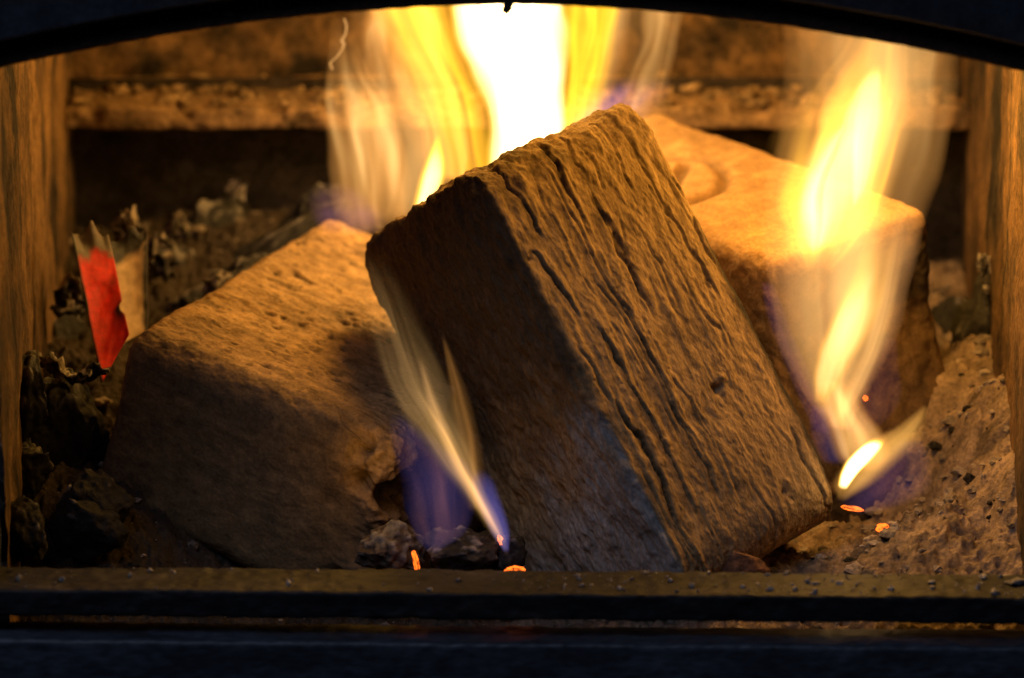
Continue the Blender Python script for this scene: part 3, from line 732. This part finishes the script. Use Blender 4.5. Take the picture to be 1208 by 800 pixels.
fC = empty('flame', at(625, 200, 0.075)); tag(fC, 'tall white hot flame rising behind the upright briquette to the arch', 'flame', GF)
fB = empty('flame', at(450, 260, 0.10)); tag(fB, 'thin wispy tan flame left of the white hot flame', 'flame', GF)
fD = empty('flame', at(985, 520, 0.0)); tag(fD, 'broad yellow flame over the rear briquette at the right', 'flame', GF)
fA = empty('flame', at(570, 640, -0.07)); tag(fA, 'small pale flame with a blue foot climbing the dark side of the upright briquette', 'flame', GF)
fE = empty('flame', at(995, 570, -0.03)); tag(fE, 'short bright flame spurting from the lower right corner of the upright briquette', 'flame', GF)
bpy.context.view_layer.update()

# white flame: core, yellow left sheet, yellow right edge, tan veils
tongue(fC, 'flame_core', [(610, 235, .08, 42), (620, 170, .085, 52), (618, 100, .09, 54), (607, 40, .095, 68), (604, -60, .10, 84)], YEL, WHITE, 9, depth=0.5, power=1.1, core_at=(0.02, 0.3), streak=(2.2, 18, 0.35), seed=1)
tongue(fC, 'flame_sheet', [(568, 240, .09, 40), (556, 180, .095, 42), (538, 110, .10, 50), (510, 40, .105, 56), (476, -60, .11, 70)], (1.0, 0.46, 0.03), YEL, 0.85, depth=0.45, power=1.0, core_at=(0.4, 0.95), streak=(2.5, 16, 0.5), seed=2)
tongue(fC, 'flame_sheet', [(672, 200, .085, 25), (684, 120, .09, 28), (694, 60, .095, 32), (700, -40, .10, 40)], YEL, YEL, 1.4, depth=0.6, power=1.0, streak=(2.5, 16, 0.4), seed=3)
tongue(fC, 'flame_veil', [(725, 175, .09, 42), (745, 100, .095, 50), (760, 40, .10, 50), (770, -40, .10, 55)], TAN, PALE, 0.46, depth=0.5, power=0.8, streak=(2.0, 14, 0.7), seed=4, shell=0.6)
tongue(fC, 'blue_base', [(690, 165, .07, 40), (710, 140, .075, 60), (735, 112, .075, 60), (750, 90, .08, 40)], PURP, BLUE, 0.16, depth=0.4, power=0.8, fade=[0, 1, 0.8, 0], streak=(2, 30, 0.3), seed=5)
tongue(fC, 'flame_tip', [(500, 245, .06, 16), (509, 215, .06, 18), (513, 195, .06, 15), (515, 178, .06, 10), (517, 158, .06, 4)], YEL, WHITE, 2.4, depth=0.7, power=1.6, streak=(1, 10, 0.2), seed=6, fade=[1, 1, 0.8, 0.5, 0], wob=0.5)

# wispy left flame
tongue(fB, 'flame_veil', [(440, 275, .10, 40), (440, 215, .105, 50), (430, 140, .11, 45), (410, 80, .115, 26), (400, 20, .12, 14)], TAN, PALE, 0.56, depth=0.5, power=0.8, streak=(1.7, 15, 0.75), seed=11, shell=0.5, fade=[0.2, 0.8, 1, 0.6, 0.0])
tongue(fB, 'flame_veil', [(480, 260, .10, 45), (490, 200, .105, 60), (480, 120, .11, 62), (470, 50, .115, 60), (465, -40, .12, 60)], TAN, PALE, 0.54, depth=0.5, power=0.9, streak=(1.9, 14, 0.8), seed=12, shell=0.4, fade=[0.5, 1, 0.9, 0.6, 0.5])
tongue(fB, 'flame_sheet', [(535, 210, .11, 40), (525, 150, .115, 50), (500, 80, .12, 50), (470, 10, .125, 50), (450, -50, .125, 50)], (1.0, 0.36, 0.05), (1.0, 0.42, 0.06), 0.62, depth=0.5, power=1.0, streak=(2.5, 16, 0.6), seed=13)
tongue(fB, 'blue_base', [(415, 275, .095, 35), (410, 250, .095, 45), (400, 232, .1, 38), (395, 215, .1, 20)], PURP, PURP, 0.10, depth=0.4, power=0.8, fade=[0.3, 1, 0.6, 0], streak=(2, 30, 0.4), seed=14)
# thin curling tendril of flame at its upper left
tp = np.array([at(u, v, .115) for u, v in ((392, 82), (389, 74), (397, 68), (404, 58), (406, 52), (403, 48), (408, 40), (409, 30), (406, 22))])
tm, nt_, N_, L_ = new_mat('flame_tendril_glow'); o_ = N_.new('ShaderNodeOutputMaterial'); e_ = N_.new('ShaderNodeEmission')
e_.inputs[0].default_value = (1.0, 0.48, 0.14, 1); e_.inputs[1].default_value = 0.75; L_.new(e_.outputs[0], o_.inputs[0])
tt = np.linspace(0, len(tp) - 1, 50); ctr = np.stack([np.interp(tt, np.arange(len(tp)), tp[:, k]) for k in range(3)], 1)
for _ in range(3): ctr[1:-1] = (ctr[:-2] + 2 * ctr[1:-1] + ctr[2:]) / 4
rad = 0.00035 + 0.0003 * np.exp(-((tt - 4.6) / 0.8) ** 2); an = np.linspace(0, 2 * math.pi, 8, endpoint=False)
V = (ctr[:, None, :] + rad[:, None, None] * np.stack([np.cos(an), np.sin(an), 0 * an], 1)[None]).reshape(-1, 3)
F = np.array([(i * 8 + k, i * 8 + (k + 1) % 8, (i + 1) * 8 + (k + 1) % 8, (i + 1) * 8 + k) for i in range(49) for k in range(8)])
child(mesh_obj('flame_tendril', V, F, tm), fB)
# right flame
tongue(fD, 'flame_veil', [(992, 505, -.036, 14), (985, 450, -.034, 46), (988, 380, -.030, 78), (990, 310, -.022, 92), (1000, 240, -.004, 96)], (1.0, 0.44, 0.14), PALE, 0.60, depth=0.3, power=0.6, streak=(1.6, 8, 0.45), seed=20, shell=0.2, fade=[0.6, 1, 1, 0.9, 0.0], wob=0.4)
tongue(fD, 'flame_veil', [(1000, 320, -.004, 80), (1005, 240, .008, 98), (1018, 150, .022, 104), (1026, 60, .034, 106), (1030, -40, .04, 108)], TAN, PALE, 0.46, depth=0.35, power=0.7, streak=(2.0, 9, 0.7), seed=21, shell=0.2, fade=[0.0, 0.9, 1, 0.85, 0.6], wob=0.5)
tongue(fD, 'flame_sheet', [(964, 318, -.024, 22), (972, 275, -.020, 62), (984, 215, -.012, 92), (1002, 150, .0, 88), (1022, 95, .012, 66), (1036, 40, .022, 44), (1040, -20, .03, 34)], (1.0, 0.42, 0.06), (1.0, 0.48, 0.04), 0.72, depth=0.35, power=0.9, streak=(2.6, 12, 0.85), seed=26, fade=[0.1, 0.9, 1, 0.95, 0.7, 0.4, 0.2], wob=0.8)
tongue(fD, 'flame_core', [(960, 300, -.024, 12), (966, 272, -.020, 46), (974, 225, -.014, 62), (990, 175, -.004, 50), (1002, 140, .002, 20)], (1.0, 0.48, 0.05), (1.0, 0.62, 0.3), 1.35, depth=0.45, power=1.5, core_at=(0.15, 0.7), streak=(1.8, 14, 0.6), seed=22, fade=[0.2, 0.9, 1, 0.8, 0], wob=0.8)
tongue(fD, 'flame_core', [(1005, 250, -.016, 10), (1012, 215, -.01, 30), (1020, 160, .0, 38), (1028, 110, .01, 28), (1036, 75, .016, 8)], (1.0, 0.48, 0.05), (1.0, 0.62, 0.3), 1.2, depth=0.5, power=1.6, core_at=(0.15, 0.7), streak=(1.6, 12, 0.5), seed=29, fade=[0, 0.9, 1, 0.8, 0], wob=0.7)
tongue(fD, 'flame_streak', [(968, 475, -.038, 10), (982, 430, -.036, 26), (1003, 385, -.034, 34), (1022, 340, -.030, 32), (1040, 270, -.024, 24)], (1.0, 0.46, 0.05), (1.0, 0.6, 0.2), 1.35, depth=0.7, power=2.2, core_at=(0.2, 0.7), streak=(1.4, 9, 0.45), seed=23, fade=[0.2, 1, 1, 0.55, 0], wob=0.6)
tongue(fD, 'flame_veil', [(985, 500, -.03, 8), (1012, 450, -.028, 12), (1036, 390, -.026, 12), (1052, 320, -.022, 12), (1062, 250, -.01, 8)], TAN, PALE, 0.28, depth=0.9, power=1.0, streak=(1.2, 8, 0.5), seed=27, fade=[0.3, 1, 0.9, 0.6, 0], wob=0.5)
tongue(fD, 'blue_base', [(972, 510, -.034, 10), (948, 450, -.03, 15), (922, 390, -.024, 14), (905, 335, -.018, 8)], BLUE, PURP, 0.04, depth=0.5, power=0.7, streak=(2, 20, 0.4), seed=24)
tongue(fD, 'blue_base', [(1012, 510, -.03, 20), (1035, 470, -.028, 34), (1040, 430, -.026, 24), (1050, 400, -.022, 10)], BLUE, PURP, 0.022, depth=0.5, power=0.7, streak=(2, 20, 0.3), seed=25)
# spurt at the corner
tongue(fE, 'flame_core', [(994, 574, -.05, 6), (1003, 556, -.049, 11), (1018, 537, -.048, 15), (1036, 519, -.047, 10)], YEL, WHITE, 7, depth=0.9, power=1.2, core_at=(0.05, 0.4), streak=(1, 8, 0.1), seed=31, fade=[0.6, 1, 1, 0])
tongue(fE, 'flame_veil', [(994, 588, -.048, 8), (1018, 556, -.047, 34), (1046, 528, -.046, 36), (1072, 505, -.045, 20), (1092, 480, -.044, 4)], (1.0, 0.46, 0.09), (1.0, 0.5, 0.1), 0.65, depth=0.5, power=1.7, streak=(1.5, 14, 0.3), seed=32, fade=[0.3, 1, 1, 0.8, 0.2])
tongue(fE, 'flame_veil', [(1022, 555, -.046, 22), (1012, 520, -.043, 42), (996, 488, -.040, 36), (982, 450, -.037, 22)], TAN, PALE, 0.6, depth=0.6, power=0.9, streak=(1.5, 14, 0.4), seed=33, fade=[0.3, 1, 1, 0.4])
tongue(fE, 'blue_base', [(1015, 603, -.04, 15), (1040, 580, -.039, 46), (1060, 550, -.037, 36), (1075, 520, -.035, 14)], BLUE, (0.4, 0.2, 0.6), 0.040, depth=0.5, power=0.9, streak=(1.5, 20, 0.3), seed=34)
tongue(fE, 'blue_base', [(985, 545, -.044, 18), (975, 515, -.042, 22), (968, 480, -.038, 14)], PURP, BLUE, 0.05, depth=0.6, power=0.7, streak=(1.5, 20, 0.3), seed=35)
# front flame
tongue(fA, 'flame_core', [(597, 648, -.072, 4), (580, 618, -.073, 14), (558, 578, -.075, 24), (540, 545, -.075, 34), (514, 490, -.074, 42), (484, 430, -.07, 42), (458, 365, -.066, 36), (438, 300, -.06, 22)], (1.0, 0.55, 0.18), PALE, 0.40, depth=0.4, power=2.4, core_at=(0.5, 1.0), streak=(2.4, 9, 0.7), seed=41, fade=[0.1, 0.8, 1.0, 1.0, 0.75, 0.42, 0.22, 0.0], wob=1.0)
tongue(fA, 'flame_streak', [(594, 640, -.073, 4), (578, 612, -.074, 8), (560, 580, -.0755, 10), (544, 555, -.0755, 11), (524, 510, -.075, 11), (506, 460, -.073, 8), (496, 420, -.071, 4)], (1.0, 0.5, 0.16), PALE, 0.62, depth=0.8, power=1.8, core_at=(0.5, 1.0), streak=(1.2, 10, 0.3), seed=46, fade=[0, 0.8, 1, 0.9, 0.6, 0.35, 0], wob=0.5)
tongue(fA, 'flame_tongue', [(560, 600, -.074, 12), (556, 540, -.074, 18), (545, 480, -.072, 16), (532, 430, -.07, 9), (522, 395, -.068, 3)], TAN, TAN, 0.15, depth=0.6, power=2.2, streak=(1.6, 14, 0.4), seed=42, fade=[0.4, 1, 0.8, 0.7, 0])
tongue(fA, 'blue_base', [(512, 648, -.076, 10), (522, 620, -.076, 38), (520, 570, -.076, 50), (490, 520, -.072, 30), (470, 490, -.068, 12)], BLUE, (0.60, 0.26, 0.42), 0.085, depth=0.4, power=0.6, core_at=(0.3, 1.0), streak=(1.6, 20, 0.4), seed=43, fade=[0.6, 1, 0.8, 0.5, 0.1])
tongue(fA, 'blue_base', [(597, 648, -.072, 4), (585, 615, -.073, 14), (572, 580, -.073, 16), (565, 555, -.073, 8)], BLUE, BLUE, 0.20, depth=0.6, power=0.8, streak=(1, 10, 0.1), seed=44, fade=[1, 1, 0.7, 0])
